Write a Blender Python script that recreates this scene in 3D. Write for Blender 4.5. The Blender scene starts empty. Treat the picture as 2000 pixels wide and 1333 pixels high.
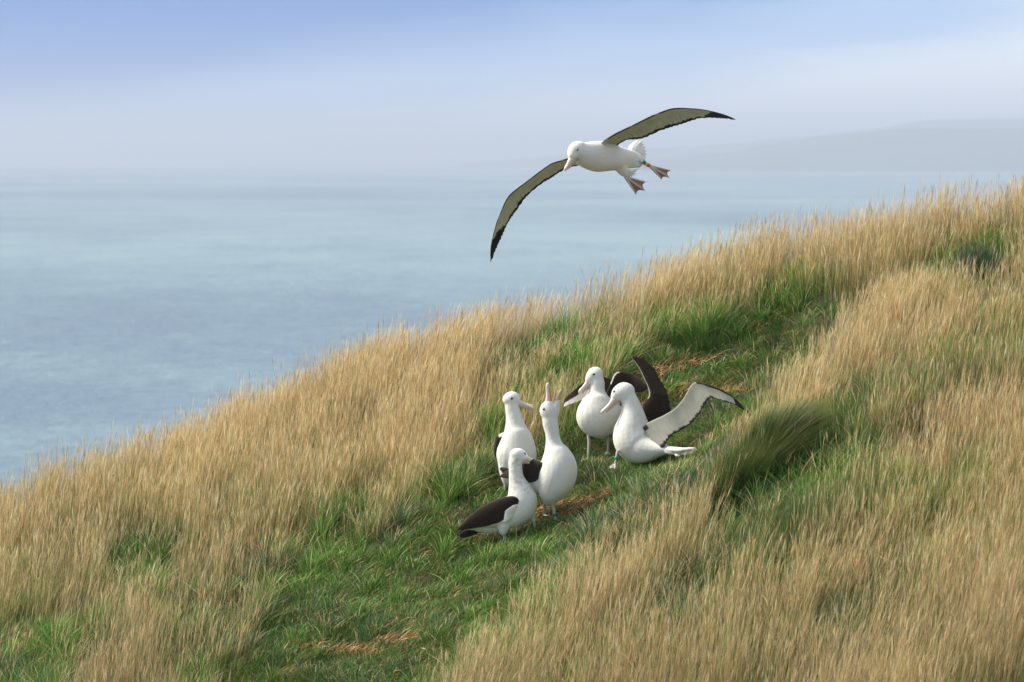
import bpy, bmesh, math, random
import numpy as np
from mathutils import Vector, noise as mnoise
from mathutils.bvhtree import BVHTree
random.seed(7)
RNG = np.random.default_rng(11)
SC = bpy.context.scene
COL = SC.collection

# ------------------------------------------------------------------ camera
F = 6900.0            # focal length in photo pixels (photo is 2000 wide)
HZ = 314.0            # row of the horizon
pitch = math.atan((666.5 - HZ) / F)
cam_d = bpy.data.cameras.new('camera')
cam = bpy.data.objects.new('camera', cam_d); COL.objects.link(cam)
cam_d.sensor_width = 36; cam_d.lens = 36 * F / 2000
cam_d.clip_start = 0.5; cam_d.clip_end = 200000
cam.rotation_euler = (math.radians(90) - pitch, 0, 0)
cam_d.dof.use_dof = True; cam_d.dof.focus_distance = 30.2
cam_d.dof.aperture_fstop = 4.0
SC.camera = cam

# ------------------------------------------------------------------ world, sun, exposure
SUN_EL, SUN_AZ = math.radians(44), math.radians(-80)   # azimuth from +Y, clockwise; the sun is left of and behind the camera
w = bpy.data.worlds.new('World'); SC.world = w; w.use_nodes = True
nt = w.node_tree; N = nt.nodes; L = nt.links
for n in list(N): N.remove(n)
out = N.new('ShaderNodeOutputWorld'); bg = N.new('ShaderNodeBackground')
sky = N.new('ShaderNodeTexSky'); sky.sky_type = 'NISHITA'; sky.sun_disc = False
sky.sun_elevation = SUN_EL; sky.sun_rotation = SUN_AZ
sky.air_density = 1.0; sky.dust_density = 1.5; sky.ozone_density = 1.5
bg.inputs['Strength'].default_value = 0.12
geo = N.new('ShaderNodeTexCoord'); sep = N.new('ShaderNodeSeparateXYZ')
L.new(geo.outputs['Generated'], sep.inputs[0])
def wm(op, a, b=None, c=None, clamp=False):
    m = N.new('ShaderNodeMath'); m.operation = op; m.use_clamp = clamp
    for i, v in enumerate((a, b, c)):
        if v is None: continue
        if isinstance(v, (int, float)): m.inputs[i].default_value = v
        else: L.new(v, m.inputs[i])
    return m.outputs[0]
# far cloud bank just above the horizon: direction space, soft noise
mp = N.new('ShaderNodeMapping'); mp.inputs['Scale'].default_value = (9, 9, 42)
L.new(geo.outputs['Generated'], mp.inputs['Vector'])
nz = N.new('ShaderNodeTexNoise'); nz.inputs['Scale'].default_value = 1.0; nz.inputs['Detail'].default_value = 5
nz.inputs['Roughness'].default_value = 0.5; nz.inputs['Distortion'].default_value = 0.3
L.new(mp.outputs[0], nz.inputs['Vector'])
# cloud top drops towards the left of the view
el = wm('ADD', sep.outputs['Z'], wm('MULTIPLY', wm('SUBTRACT', nz.outputs['Fac'], 0.5), 0.03))
top = wm('ADD', wm('MULTIPLY', sep.outputs['X'], 0.19), 0.0235)
clear = wm('DIVIDE', wm('SUBTRACT', el, wm('SUBTRACT', top, 0.022)), 0.050, clamp=True)
clear = wm('SMOOTHSTEP', clear, 0, 1) if False else clear
ramp = N.new('ShaderNodeValToRGB'); ramp.color_ramp.interpolation = 'EASE'
e = ramp.color_ramp.elements
e[0].position = 0.0; e[0].color = (6.9, 7.4, 8.1, 1)
e[1].position = 1.0; e[1].color = (0.35, 1.7, 4.9, 1)
m1 = e.new(0.45); m1.color = (2.9, 4.5, 6.9, 1)
L.new(clear, ramp.inputs['Fac'])
# above the bank the ordinary sky with thin high cloud takes over
fac = wm('DIVIDE', wm('SUBTRACT', sep.outputs['Z'], 0.07), 0.18, clamp=True)
veil = N.new('ShaderNodeMixRGB'); veil.inputs['Fac'].default_value = 0.62
veil.inputs['Color2'].default_value = (5.3, 5.7, 6.4, 1)
L.new(sky.outputs[0], veil.inputs['Color1'])
mix = N.new('ShaderNodeMixRGB'); L.new(fac, mix.inputs['Fac'])
L.new(ramp.outputs[0], mix.inputs['Color1']); L.new(veil.outputs[0], mix.inputs['Color2'])
L.new(mix.outputs[0], bg.inputs['Color']); L.new(bg.outputs[0], out.inputs[0])

sun_d = bpy.data.lights.new('sun', 'SUN'); sun_d.energy = 4.6; sun_d.angle = math.radians(14)
sun_d.color = (1.0, 0.925, 0.80)
sun = bpy.data.objects.new('sun', sun_d); COL.objects.link(sun)
sdir = Vector((math.sin(SUN_AZ) * math.cos(SUN_EL), math.cos(SUN_AZ) * math.cos(SUN_EL), math.sin(SUN_EL)))
sun.rotation_euler = sdir.to_track_quat('Z', 'Y').to_euler()
SC.view_settings.view_transform = 'Standard'; SC.view_settings.look = 'None'
SC.view_settings.exposure = 0.37; SC.view_settings.gamma = 1.0
SC.cycles.max_bounces = 6; SC.cycles.diffuse_bounces = 3; SC.cycles.glossy_bounces = 2
SC.cycles.transmission_bounces = 4; SC.cycles.volume_bounces = 0
SC.cycles.use_denoising = True

# ------------------------------------------------------------------ helpers
def tag(o, label=None, cat=None, group=None, kind=None):
    if label: o['label'] = label
    if cat: o['category'] = cat
    if group: o['group'] = group
    if kind: o['kind'] = kind
    return o

def np_mesh(name, verts, faces_flat, loop_tot, colors=None, smooth=False):
    """verts (n,3), faces as flat indices + loop totals"""
    me = bpy.data.meshes.new(name)
    me.vertices.add(len(verts)); me.vertices.foreach_set('co', np.ascontiguousarray(verts, dtype=np.float32).ravel())
    me.loops.add(len(faces_flat)); me.loops.foreach_set('vertex_index', np.ascontiguousarray(faces_flat, dtype=np.int32))
    me.polygons.add(len(loop_tot))
    st = np.concatenate([[0], np.cumsum(loop_tot)[:-1]]).astype(np.int32)
    me.polygons.foreach_set('loop_start', st)
    me.polygons.foreach_set('use_smooth', np.full(len(loop_tot), smooth, dtype=bool))
    me.update(calc_edges=True)
    if colors is not None:
        a = me.color_attributes.new('Col', 'FLOAT_COLOR', 'POINT')
        c = np.ones((len(verts), 4), dtype=np.float32); c[:, :3] = colors
        a.data.foreach_set('color', c.ravel())
    return me

def link(name, me, mat, parent=None):
    o = bpy.data.objects.new(name, me); COL.objects.link(o)
    if mat: me.materials.append(mat)
    if parent: o.parent = parent
    return o

def new_mat(name):
    m = bpy.data.materials.new(name); m.use_nodes = True
    nt = m.node_tree; nt.nodes.clear()
    return m, nt.nodes, nt.links

def blade_mat(name, trans=0.35, rough=0.55):
    m, N, L = new_mat(name)
    out = N.new('ShaderNodeOutputMaterial'); at = N.new('ShaderNodeVertexColor'); at.layer_name = 'Col'
    p = N.new('ShaderNodeBsdfPrincipled'); p.inputs['Roughness'].default_value = rough
    p.inputs['Specular IOR Level'].default_value = 0.25
    t = N.new('ShaderNodeBsdfTranslucent'); mx = N.new('ShaderNodeMixShader'); mx.inputs[0].default_value = trans
    L.new(at.outputs[0], p.inputs['Base Color']); L.new(at.outputs[0], t.inputs['Color'])
    L.new(p.outputs[0], mx.inputs[1]); L.new(t.outputs[0], mx.inputs[2]); L.new(mx.outputs[0], out.inputs[0])
    return m

# value noise on numpy arrays
def vnoise(x, y, scale, seed=0):
    x = np.asarray(x) / scale + 1000.3 + seed * 17.13; y = np.asarray(y) / scale + 1000.7 + seed * 9.71
    xi = np.floor(x).astype(np.int64); yi = np.floor(y).astype(np.int64)
    fx = x - xi; fy = y - yi
    fx = fx * fx * (3 - 2 * fx); fy = fy * fy * (3 - 2 * fy)
    def h(a, b):
        n = (a * 374761393 + b * 668265263 + seed * 974711) & 0x7fffffff
        n = ((n ^ (n >> 13)) * 1274126177) & 0x7fffffff
        return ((n ^ (n >> 16)) & 0xffff) / 65535.0
    return (h(xi, yi) * (1 - fx) + h(xi + 1, yi) * fx) * (1 - fy) + (h(xi, yi + 1) * (1 - fx) + h(xi + 1, yi + 1) * fx) * fy
def fbm(x, y, scale, seed=0, o=3):
    s = 0; a = 1; t = 0
    for i in range(o):
        s = s + a * vnoise(x, y, scale / 2 ** i, seed + i * 5); t += a; a *= 0.5
    return s / t

# ------------------------------------------------------------------ terrain
B_ = 0.30; A_ = 0.36; Z0 = -2.93; C_ = -Z0 + B_ * 30
def pl_y(px, py):       # distance at which the view ray through a photo pixel meets the plain slope
    return C_ / ((py - HZ) / F + B_ + A_ * (px - 1000) / F)
crest_px = [(-900, 1420), (-400, 1215), (0, 1040), (250, 962), (500, 850), (750, 748), (1000, 682), (1250, 612), (1500, 545), (1750, 505), (2000, 445), (2300, 370), (2900, 240)]
cy = np.array([pl_y(*p) for p in crest_px]); cx = np.array([(p[0] - 1000) / F * y for p, y in zip(crest_px, cy)])
cx = np.concatenate([[-60], cx, [60]]); cy = np.concatenate([[cy[0] + 10], cy, [cy[-1] - 6]])
path_px = [(560, 1560, 150), (600, 1400, 175), (700, 1290, 190), (850, 1185, 150), (985, 1075, 118), (1110, 975, 105), (1215, 870, 100), (1325, 785, 100), (1440, 725, 100), (1560, 675, 80), (1660, 635, 45)]
def project(x, y, z):
    return 1000 + F * x / y, HZ - F * z / y
def seg_dist(px, py, pts):
    """normalised distance to a polyline with widths"""
    best = np.full(np.shape(px), 1e9)
    for (x0, y0, w0), (x1, y1, w1) in zip(pts[:-1], pts[1:]):
        dx, dy = x1 - x0, y1 - y0
        t = np.clip(((px - x0) * dx + (py - y0) * dy) / (dx * dx + dy * dy), 0, 1)
        d = np.hypot(px - x0 - t * dx, (py - y0 - t * dy)) / (w0 + t * (w1 - w0))
        best = np.minimum(best, d)
    return best
def base_z(x, y):
    xx = np.where(x > 8, 8 + (x - 8) * 0.2, x)
    return Z0 + B_ * (y - 30) + A_ * xx
def path_d(x, y):
    y = np.maximum(y, 5.0)
    px, py = project(x, y, base_z(x, y))
    return seg_dist(px, py, path_px)
SEA_Z = -55.0
TAIL_Y = 29.75
def ground_z(x, y):
    x = np.asarray(x, dtype=float); y = np.asarray(y, dtype=float)
    near = (np.exp(-(np.maximum(np.abs(x) - 12, 0) / 10) ** 2) * np.exp(-(np.maximum(np.abs(y - 29) - 10, 0) / 8) ** 2))
    z = base_z(x, y)
    d = path_d(x, y)
    z = z - 0.17 * np.exp(-(d / 0.85) ** 4) * near
    z = z + near * (0.16 * (fbm(x, y, 1.7, 3) - 0.5) + 0.07 * (fbm(x, y, 0.45, 8) - 0.5))
    # bank right of the path swells a little towards the viewer
    z = z + 0.22 * np.exp(-((x - 2.4) / 1.3) ** 2 - ((y - 28.6) / 1.6) ** 2)
    z = z - 0.17 * np.exp(-((x - 1.42) / 0.34) ** 2 - ((y - TAIL_Y) / 0.42) ** 2)
    c = np.interp(x, cx, cy) + 0.25 * (fbm(x, x * 0, 1.3, 21) - 0.5)
    b = np.maximum(y - c, 0)
    k = 1.25
    drop = np.where(b < 1.2, k * b * b / 2, k * 0.72 + k * 1.2 * (b - 1.2))
    z = z - drop
    far = np.maximum(9 - y, 0)
    z = z + far * B_ * 0.9              # flatter towards and behind the viewer
    return np.maximum(z, SEA_Z - 12)

def axis(a, b, step, lo, hi):
    core = np.arange(a, b + 1e-6, step); l = []; v = a; s = step
    while v > lo: s *= 1.22; v -= s; l.append(v)
    r = []; v = b; s = step
    while v < hi: s *= 1.22; v += s; r.append(v)
    return np.concatenate([l[::-1], core, r])
gx = axis(-7.5, 7.5, 0.06, -420, 420); gy = axis(22.5, 37, 0.06, -120, 300)
GX, GY = np.meshgrid(gx, gy)
GZ = ground_z(GX, GY)
verts = np.stack([GX.ravel(), GY.ravel(), GZ.ravel()], 1)
nx, ny = len(gx), len(gy)
I = np.arange(nx * ny).reshape(ny, nx)
quads = np.stack([I[:-1, :-1], I[:-1, 1:], I[1:, 1:], I[1:, :-1]], -1).reshape(-1, 4)
m, N, L = new_mat('soil_and_thatch')
out = N.new('ShaderNodeOutputMaterial'); p = N.new('ShaderNodeBsdfPrincipled'); p.inputs['Roughness'].default_value = 0.95
tc = N.new('ShaderNodeTexCoord'); n1 = N.new('ShaderNodeTexNoise'); n1.inputs['Scale'].default_value = 2.2; n1.inputs['Detail'].default_value = 8
n2 = N.new('ShaderNodeTexNoise'); n2.inputs['Scale'].default_value = 45; n2.inputs['Detail'].default_value = 6
L.new(tc.outputs['Object'], n1.inputs['Vector']); L.new(tc.outputs['Object'], n2.inputs['Vector'])
r = N.new('ShaderNodeValToRGB'); r.color_ramp.elements[0].color = (0.018, 0.026, 0.010, 1); r.color_ramp.elements[0].position = 0.35
r.color_ramp.elements[1].color = (0.10, 0.065, 0.03, 1); r.color_ramp.elements[1].position = 0.7
L.new(n1.outputs['Fac'], r.inputs['Fac'])
mx = N.new('ShaderNodeMixRGB'); mx.blend_type = 'OVERLAY'; mx.inputs['Fac'].default_value = 0.7
L.new(r.outputs[0], mx.inputs['Color1']); L.new(n2.outputs['Fac'], mx.inputs['Color2']); L.new(mx.outputs[0], p.inputs['Base Color'])
bp = N.new('ShaderNodeBump'); bp.inputs['Distance'].default_value = 0.03; L.new(n2.outputs['Fac'], bp.inputs['Height']); L.new(bp.outputs[0], p.inputs['Normal'])
L.new(p.outputs[0], out.inputs[0])
g = link('ground', np_mesh('ground', verts, quads.ravel(), np.full(len(quads), 4), smooth=True), m)
tag(g, kind='structure')

def ground_hit(px, py):
    """where the view ray through a photo pixel meets the ground"""
    u, v = (px - 1000) / F, (py - HZ) / F
    ys = np.linspace(23, 36, 2600)
    f = -v * ys - ground_z(u * ys, ys)
    i = int(np.argmax(f < 0))
    return Vector((u * ys[i], ys[i], float(-v * ys[i])))

# ------------------------------------------------------------------ sea and far hills
S = 74000
me = np_mesh('sea', np.array([(-S, -S, SEA_Z), (S, -S, SEA_Z), (S, S, SEA_Z), (-S, S, SEA_Z)], float), np.array([0, 1, 2, 3]), np.array([4]))
m, N, L = new_mat('sea_water')
out = N.new('ShaderNodeOutputMaterial'); p = N.new('ShaderNodeBsdfPrincipled')
p.inputs['Roughness'].default_value = 0.42; p.inputs['IOR'].default_value = 1.33; p.inputs['Specular IOR Level'].default_value = 0.3
tc = N.new('ShaderNodeTexCoord')
def mapped(sx, sy, scale, det=6, rough=0.55):
    mp = N.new('ShaderNodeMapping'); mp.inputs['Scale'].default_value = (sx, sy, 1)
    L.new(tc.outputs['Object'], mp.inputs['Vector'])
    n = N.new('ShaderNodeTexNoise'); n.inputs['Scale'].default_value = scale; n.inputs['Detail'].default_value = det; n.inputs['Roughness'].default_value = rough
    L.new(mp.outputs[0], n.inputs['Vector']); return n.outputs['Fac']
big = mapped(0.0012, 0.0006, 1.0, 4)       # broad patches of darker and paler water
mid = mapped(0.012, 0.006, 1.0, 6, 0.65)
fine = mapped(0.09, 0.06, 1.0, 8, 0.75)
foam = mapped(0.25, 0.10, 1.0, 3, 0.5)
def mth(op, a, b=None, clamp=False):
    q = N.new('ShaderNodeMath'); q.operation = op; q.use_clamp = clamp
    for i, v in enumerate((a, b)):
        if v is None: continue
        if isinstance(v, (int, float)): q.inputs[i].default_value = v
        else: L.new(v, q.inputs[i])
    return q.outputs[0]
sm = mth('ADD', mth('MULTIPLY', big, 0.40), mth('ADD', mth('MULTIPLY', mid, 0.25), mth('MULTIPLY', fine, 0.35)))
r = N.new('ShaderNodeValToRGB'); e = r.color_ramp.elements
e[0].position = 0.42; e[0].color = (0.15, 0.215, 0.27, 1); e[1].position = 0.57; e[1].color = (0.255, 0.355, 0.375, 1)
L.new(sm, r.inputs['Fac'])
rip = mapped(0.35, 0.16, 1.0, 6, 0.8)
rr = N.new('ShaderNodeMapRange'); rr.inputs['From Min'].default_value = 0.3; rr.inputs['From Max'].default_value = 0.7
rr.inputs['To Min'].default_value = 0.72; rr.inputs['To Max'].default_value = 1.28; L.new(rip, rr.inputs['Value'])
rs = N.new('ShaderNodeVectorMath'); rs.operation = 'SCALE'; L.new(r.outputs[0], rs.inputs[0]); L.new(rr.outputs[0], rs.inputs['Scale'])
fm = mth('MULTIPLY', mth('SUBTRACT', foam, 0.69), 14, clamp=True)
mx = N.new('ShaderNodeMixRGB'); mx.inputs['Color2'].default_value = (0.75, 0.8, 0.82, 1)
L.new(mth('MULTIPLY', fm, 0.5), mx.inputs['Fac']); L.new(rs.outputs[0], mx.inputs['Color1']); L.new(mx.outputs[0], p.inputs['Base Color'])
bp = N.new('ShaderNodeBump'); bp.inputs['Distance'].default_value = 5.0; bp.inputs['Strength'].default_value = 0.5
L.new(mth('ADD', fine, mid), bp.inputs['Height']); L.new(bp.outputs[0], p.inputs['Normal'])
L.new(p.outputs[0], out.inputs[0])
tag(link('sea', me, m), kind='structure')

m, N, L = new_mat('far_land')
out = N.new('ShaderNodeOutputMaterial'); p = N.new('ShaderNodeBsdfPrincipled'); p.inputs['Roughness'].default_value = 1
n1 = N.new('ShaderNodeTexNoise'); n1.inputs['Scale'].default_value = 0.002; tc = N.new('ShaderNodeTexCoord'); L.new(tc.outputs['Object'], n1.inputs['Vector'])
r = N.new('ShaderNodeValToRGB'); r.color_ramp.elements[0].color = (0.10, 0.15, 0.17, 1); r.color_ramp.elements[1].color = (0.17, 0.20, 0.20, 1)
L.new(n1.outputs['Fac'], r.inputs['Fac']); L.new(r.outputs[0], p.inputs['Base Color']); L.new(p.outputs[0], out.inputs[0])
FARLAND = m
def far_hills(Y, prof, depth, seed):
    prof = [(a, b - 6) for a, b in prof]
    """long ridge: prof is (photo column, photo row of the top)"""
    xs = np.linspace((prof[0][0] - 1000) / F * Y, (prof[-1][0] - 1000) / F * Y, 260)
    top = np.interp(xs, [(p[0] - 1000) / F * Y for p in prof], [-(p[1] - HZ) / F * Y for p in prof])
    k = 16; V = []
    for j in range(k + 1):
        t = j / k; prof_t = math.sin(math.pi * t) ** 0.8 if 0 < j < k else 0
        yy = Y + (t - 0.5) * depth
        hh = SEA_Z - 5 + (top - SEA_Z + 5) * prof_t * (0.86 + 0.28 * fbm(xs, xs * 0 + yy, 1500, seed, 4) if 0 < j < k else 1)
        V.append(np.stack([xs, xs * 0 + yy, hh], 1))
    V = np.concatenate(V); n = len(xs); I = np.arange(n * (k + 1)).reshape(k + 1, n)
    q = np.stack([I[:-1, :-1], I[:-1, 1:], I[1:, 1:], I[1:, :-1]], -1).reshape(-1, 4)
    return tag(link('hills', np_mesh('hills', V, q.ravel(), np.full(len(q), 4), smooth=True), FARLAND), kind='structure')
far_hills(20000, [(1250, 320), (1400, 308), (1500, 290), (1600, 272), (1720, 258), (1800, 252), (1900, 256), (2100, 250), (2500, 240), (3200, 250), (4500, 330)], 4000, 2)
far_hills(28000, [(900, 326), (1050, 314), (1150, 302), (1250, 296), (1350, 294), (1420, 286), (1600, 270), (1800, 245), (1950, 232), (2200, 228), (3200, 226), (4500, 300)], 4000, 5)

# the sea air that pales the distance
hz = bpy.data.meshes.new('haze'); bm = bmesh.new(); bmesh.ops.create_cube(bm, size=1)
zb, zt = SEA_Z - 14, 400.0
for v in bm.verts: v.co = Vector((v.co.x * 150000, v.co.y * 150000, zb + (v.co.z + 0.5) * (zt - zb)))
bm.to_mesh(hz); bm.free()
m, N, L = new_mat('sea_air'); out = N.new('ShaderNodeOutputMaterial'); pv = N.new('ShaderNodeVolumePrincipled')
pv.inputs['Color'].default_value = (0.77, 0.86, 1.0, 1); pv.inputs['Density'].default_value = 8.4e-5; pv.inputs['Anisotropy'].default_value = 0.1
L.new(pv.outputs[0], out.inputs['Volume'])
tag(link('haze', hz, m), kind='stuff')


# ------------------------------------------------------------------ grass
def blades(P, hgt, lean, bend, width, cb, ct, nseg=3, taper=0.85, yaw=None, profile=None):
    """P (n,3) roots, hgt (n,), lean (n,2) sideways offset of the tip in units of height, bend (n,) how much of it comes late,
    width (n,), colours at base and tip (n,3) -> verts, flat faces, totals, colours"""
    n = len(P)
    yaw = RNG.uniform(0, math.pi, n) if yaw is None else yaw
    W = np.stack([np.cos(yaw), np.sin(yaw), np.zeros(n)], 1) * width[:, None] * 0.5
    V = []; C = []
    for i in range(nseg + 1):
        t = i / nseg
        off = lean * (t * (1 - bend) + bend * t * t)[:, None]
        up = t - 0.38 * np.clip(np.hypot(lean[:, 0], lean[:, 1]), 0, 1.2) * bend * t * t
        c = P + np.concatenate([off * hgt[:, None], (up * hgt)[:, None]], 1)
        col = cb * (1 - t) + ct * t
        wf = (1 - taper * t ** 1.5) if profile is None else profile[i]
        if i < nseg:
            V += [c - W * wf, c + W * wf]; C += [col, col]
        else:
            V.append(c); C.append(col)
    k = 2 * nseg + 1
    V = np.stack(V, 1).reshape(-1, 3); C = np.stack(C, 1).reshape(-1, 3)
    f = []
    for i in range(nseg - 1): f += [2 * i, 2 * i + 1, 2 * i + 3, 2 * i + 2]
    f += [2 * nseg - 2, 2 * nseg - 1, 2 * nseg]
    tot = np.array([4] * (nseg - 1) + [3])
    base = (np.arange(n) * k)[:, None]
    return V, (base + np.array(f)[None]).ravel(), np.tile(tot, n), C

def merge(parts):
    V = []; Fc = []; T = []; C = []; o = 0
    for v, f, t, c in parts:
        V.append(v); Fc.append(f + o); T.append(t); C.append(c); o += len(v)
    return np.concatenate(V), np.concatenate(Fc), np.concatenate(T), np.concatenate(C)

def arr(*c): return np.array(c, dtype=float)
def pick(pal, n, jit=0.18):
    pal = np.array(pal); c = pal[RNG.integers(0, len(pal), n)]
    return np.clip(c * RNG.uniform(1 - jit, 1 + jit, (n, 1)) * RNG.uniform(0.96, 1.04, (n, 3)), 0.004, 0.95)

STRAW = [(0.84, 0.64, 0.34), (0.90, 0.72, 0.41), (0.74, 0.52, 0.25), (0.90, 0.76, 0.48), (0.82, 0.61, 0.34), (0.48, 0.33, 0.15)]
STRAW_PINK = [(0.66, 0.48, 0.27), (0.76, 0.58, 0.34), (0.48, 0.33, 0.16), (0.58, 0.47, 0.25), (0.80, 0.64, 0.40), (0.34, 0.25, 0.12)]
OLIVE = [(0.13, 0.18, 0.05), (0.09, 0.15, 0.04), (0.20, 0.22, 0.08), (0.06, 0.11, 0.03)]
GREEN = [(0.085, 0.23, 0.030), (0.12, 0.29, 0.045), (0.055, 0.15, 0.025), (0.19, 0.33, 0.06), (0.24, 0.32, 0.09)]
BLUEGREEN = [(0.07, 0.15, 0.055), (0.10, 0.18, 0.08), (0.05, 0.115, 0.035), (0.14, 0.20, 0.10)]
LITTER = [(0.42, 0.24, 0.09), (0.52, 0.32, 0.13), (0.26, 0.14, 0.05), (0.60, 0.42, 0.20), (0.34, 0.19, 0.07)]

# zones, given by where they lie on the slope
def ell(px, py, lst):
    s = np.zeros_like(px)
    for cx_, cy_, rx, ry, rot, k in lst:
        a = math.radians(rot); dx, dy = px - cx_, py - cy_
        u = (dx * math.cos(a) + dy * math.sin(a)) / rx; v = (-dx * math.sin(a) + dy * math.cos(a)) / ry
        s = np.maximum(s, k * np.clip(1.5 - (u * u + v * v), 0, 1))
    return s
GREENS = [(20, 1350, 170, 110, -20, .9), (150, 1310, 90, 50, -25, .8), (400, 1340, 140, 50, -30, .4), (1900, 700, 160, 50, -15, .55), (1800, 1000, 160, 50, -30, .45), (265, 1135, 95, 60, -25, 1), (340, 1215, 150, 50, -35, .55),
          (480, 1180, 140, 50, -35, .6), (430, 1040, 120, 35, -28, .5), (600, 1085, 130, 40, -30, .6), (700, 1190, 130, 60, -28, .95), (800, 1120, 100, 70, -30, .95), (890, 1020, 60, 90, 15, .95),
          (940, 930, 55, 80, 10, .8), (960, 850, 45, 60, 0, .6), (1060, 740, 130, 50, -15, .95), (1180, 670, 130, 35, -15, .6), (1290, 665, 120, 40, -15, .7), (1400, 650, 110, 40, -15, .65),
          (1540, 610, 90, 40, -20, .55), (1620, 930, 120, 60, -30, .7), (1780, 1150, 160, 60, -30, .5), (1650, 1250, 140, 40, -30, .4), (1900, 555, 110, 55, -20, .9), (1960, 700, 80, 90, 0, .6), (1350, 910, 110, 110, 0, .9), (1270, 1000, 150, 95, -35, .95), (1170, 1110, 130, 75, -35, .9),
          (1000, 1280, 120, 60, -35, .7), (1400, 1160, 160, 40, -35, .4), (1560, 1050, 170, 70, -35, .6), (1480, 1020, 100, 40, -35, .8), (1750, 900, 130, 60, -35, .55), (1720, 800, 130, 45, -20, .7), (1250, 760, 60, 60, 0, .5)]
OLV = [(1730, 850, 300, 55, -30, .8), (1560, 1070, 200, 60, -38, .8), (1960, 740, 120, 70, -30, .7), (1850, 1050, 160, 40, -35, .4)]
LOW = [(1320, 935, 130, 75, 0, 1), (1225, 990, 110, 60, -20, .9), (1400, 880, 60, 60, 0, .9), (1480, 1010, 95, 42, -35, .9), (265, 1140, 60, 50, 0, .7), (1110, 1090, 110, 50, -30, .8), (930, 960, 45, 80, 0, .6)]
SHORT = [(1325, 908, 62, 30, 0, 1), (1300, 930, 50, 16, 0, .6), (1085, 1000, 50, 20, 0, .6), (665, 1280, 90, 14, 0, .8)]
LUSH = [(1200, 928, 30, 12, 0, 1), (1150, 906, 30, 8, 0, .9), (985, 1088, 80, 16, 0, 1), (1060, 1075, 60, 14, 0, .6), (1245, 938, 80, 18, 0, 1), (1330, 930, 60, 30, 0, .8), (1150, 915, 40, 12, 0, .5), (985, 985, 30, 15, 0, .8), (1120, 1060, 90, 30, -30, .6), (900, 1075, 60, 20, 0, .6)]
BARE = [(655, 1275, 80, 9, 6, .95), (555, 1320, 40, 9, -10, .7), (770, 1255, 45, 9, -10, .6), (1310, 722, 75, 11, -12, .95), (1370, 765, 95, 12, 3, .9),
        (1085, 1000, 60, 20, -10, .9), (1150, 980, 50, 14, -20, .5), (1240, 800, 40, 22, 0, .5), (1480, 700, 60, 8, -10, .5), (1265, 742, 50, 10, 0, .5)]

CAPS = [(1285, 1385, 893), (1370, 1425, 855), (1415, 1470, 815), (1228, 1300, 903), (1190, 1226, 893), (1130, 1185, 888), (900, 960, 1048), (950, 1110, 1046), (1060, 1120, 1010), (955, 1000, 950)]
def cap(px, py, h):
    for x0, x1, yr in CAPS:
        m_ = (px > x0 - 14) & (px < x1 + 4) & (py > yr - 6) & (py < yr + 190)
        h = np.where(m_, np.minimum(h, np.maximum(0.045, (py - yr) / 230.0)), h)
    return h

def scatter(density, box=(-6.6, 6.3, 23.2, 35.6), beyond=0.9):
    n = int(density * (box[1] - box[0]) * (box[3] - box[2]))
    x = RNG.uniform(box[0], box[1], n); y = RNG.uniform(box[2], box[3], n)
    z = ground_z(x, y); px, py = project(x, y, z)
    c = np.interp(x, cx, cy)
    ok = (px > -330) & (px < 2330) & (py < 1560) & (y < c + beyond)
    return x[ok], y[ok], z[ok], px[ok], py[ok]

def masks(x, y, px, py):
    nz = fbm(x, y, 0.7, 31) - 0.5
    d = seg_dist(px, py, path_px) + nz * 0.55
    path = np.clip((1.0 - d) / 0.22 + 0.5, 0, 1)
    gr = np.clip(ell(px, py, GREENS) + (fbm(x, y, 0.9, 41) - 0.50) * 1.5, 0, 1)
    bare = np.clip(ell(px, py, BARE) + (fbm(x, y, 0.25, 51) - 0.58) * 1.6, 0, 1) * (ell(px, py, BARE) > 0.02)
    return path, gr, bare

def wind(x, y):
    return np.stack([0.13 + 0.30 * (fbm(x, y, 1.6, 61) - 0.5), 0.02 + 0.2 * (fbm(x, y, 1.6, 62) - 0.5)], 1)

def height_field(px, py, x, y):
    near = np.clip((28.5 - y) / 4, 0, 1)
    nc = np.clip((np.interp(x, cx, cy) - y) / 1.5, 0.25, 1)
    h = 0.53 + 0.12 * near + 0.30 * nc * (fbm(x, y, 0.9, 71) - 0.5)
    return h

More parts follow.
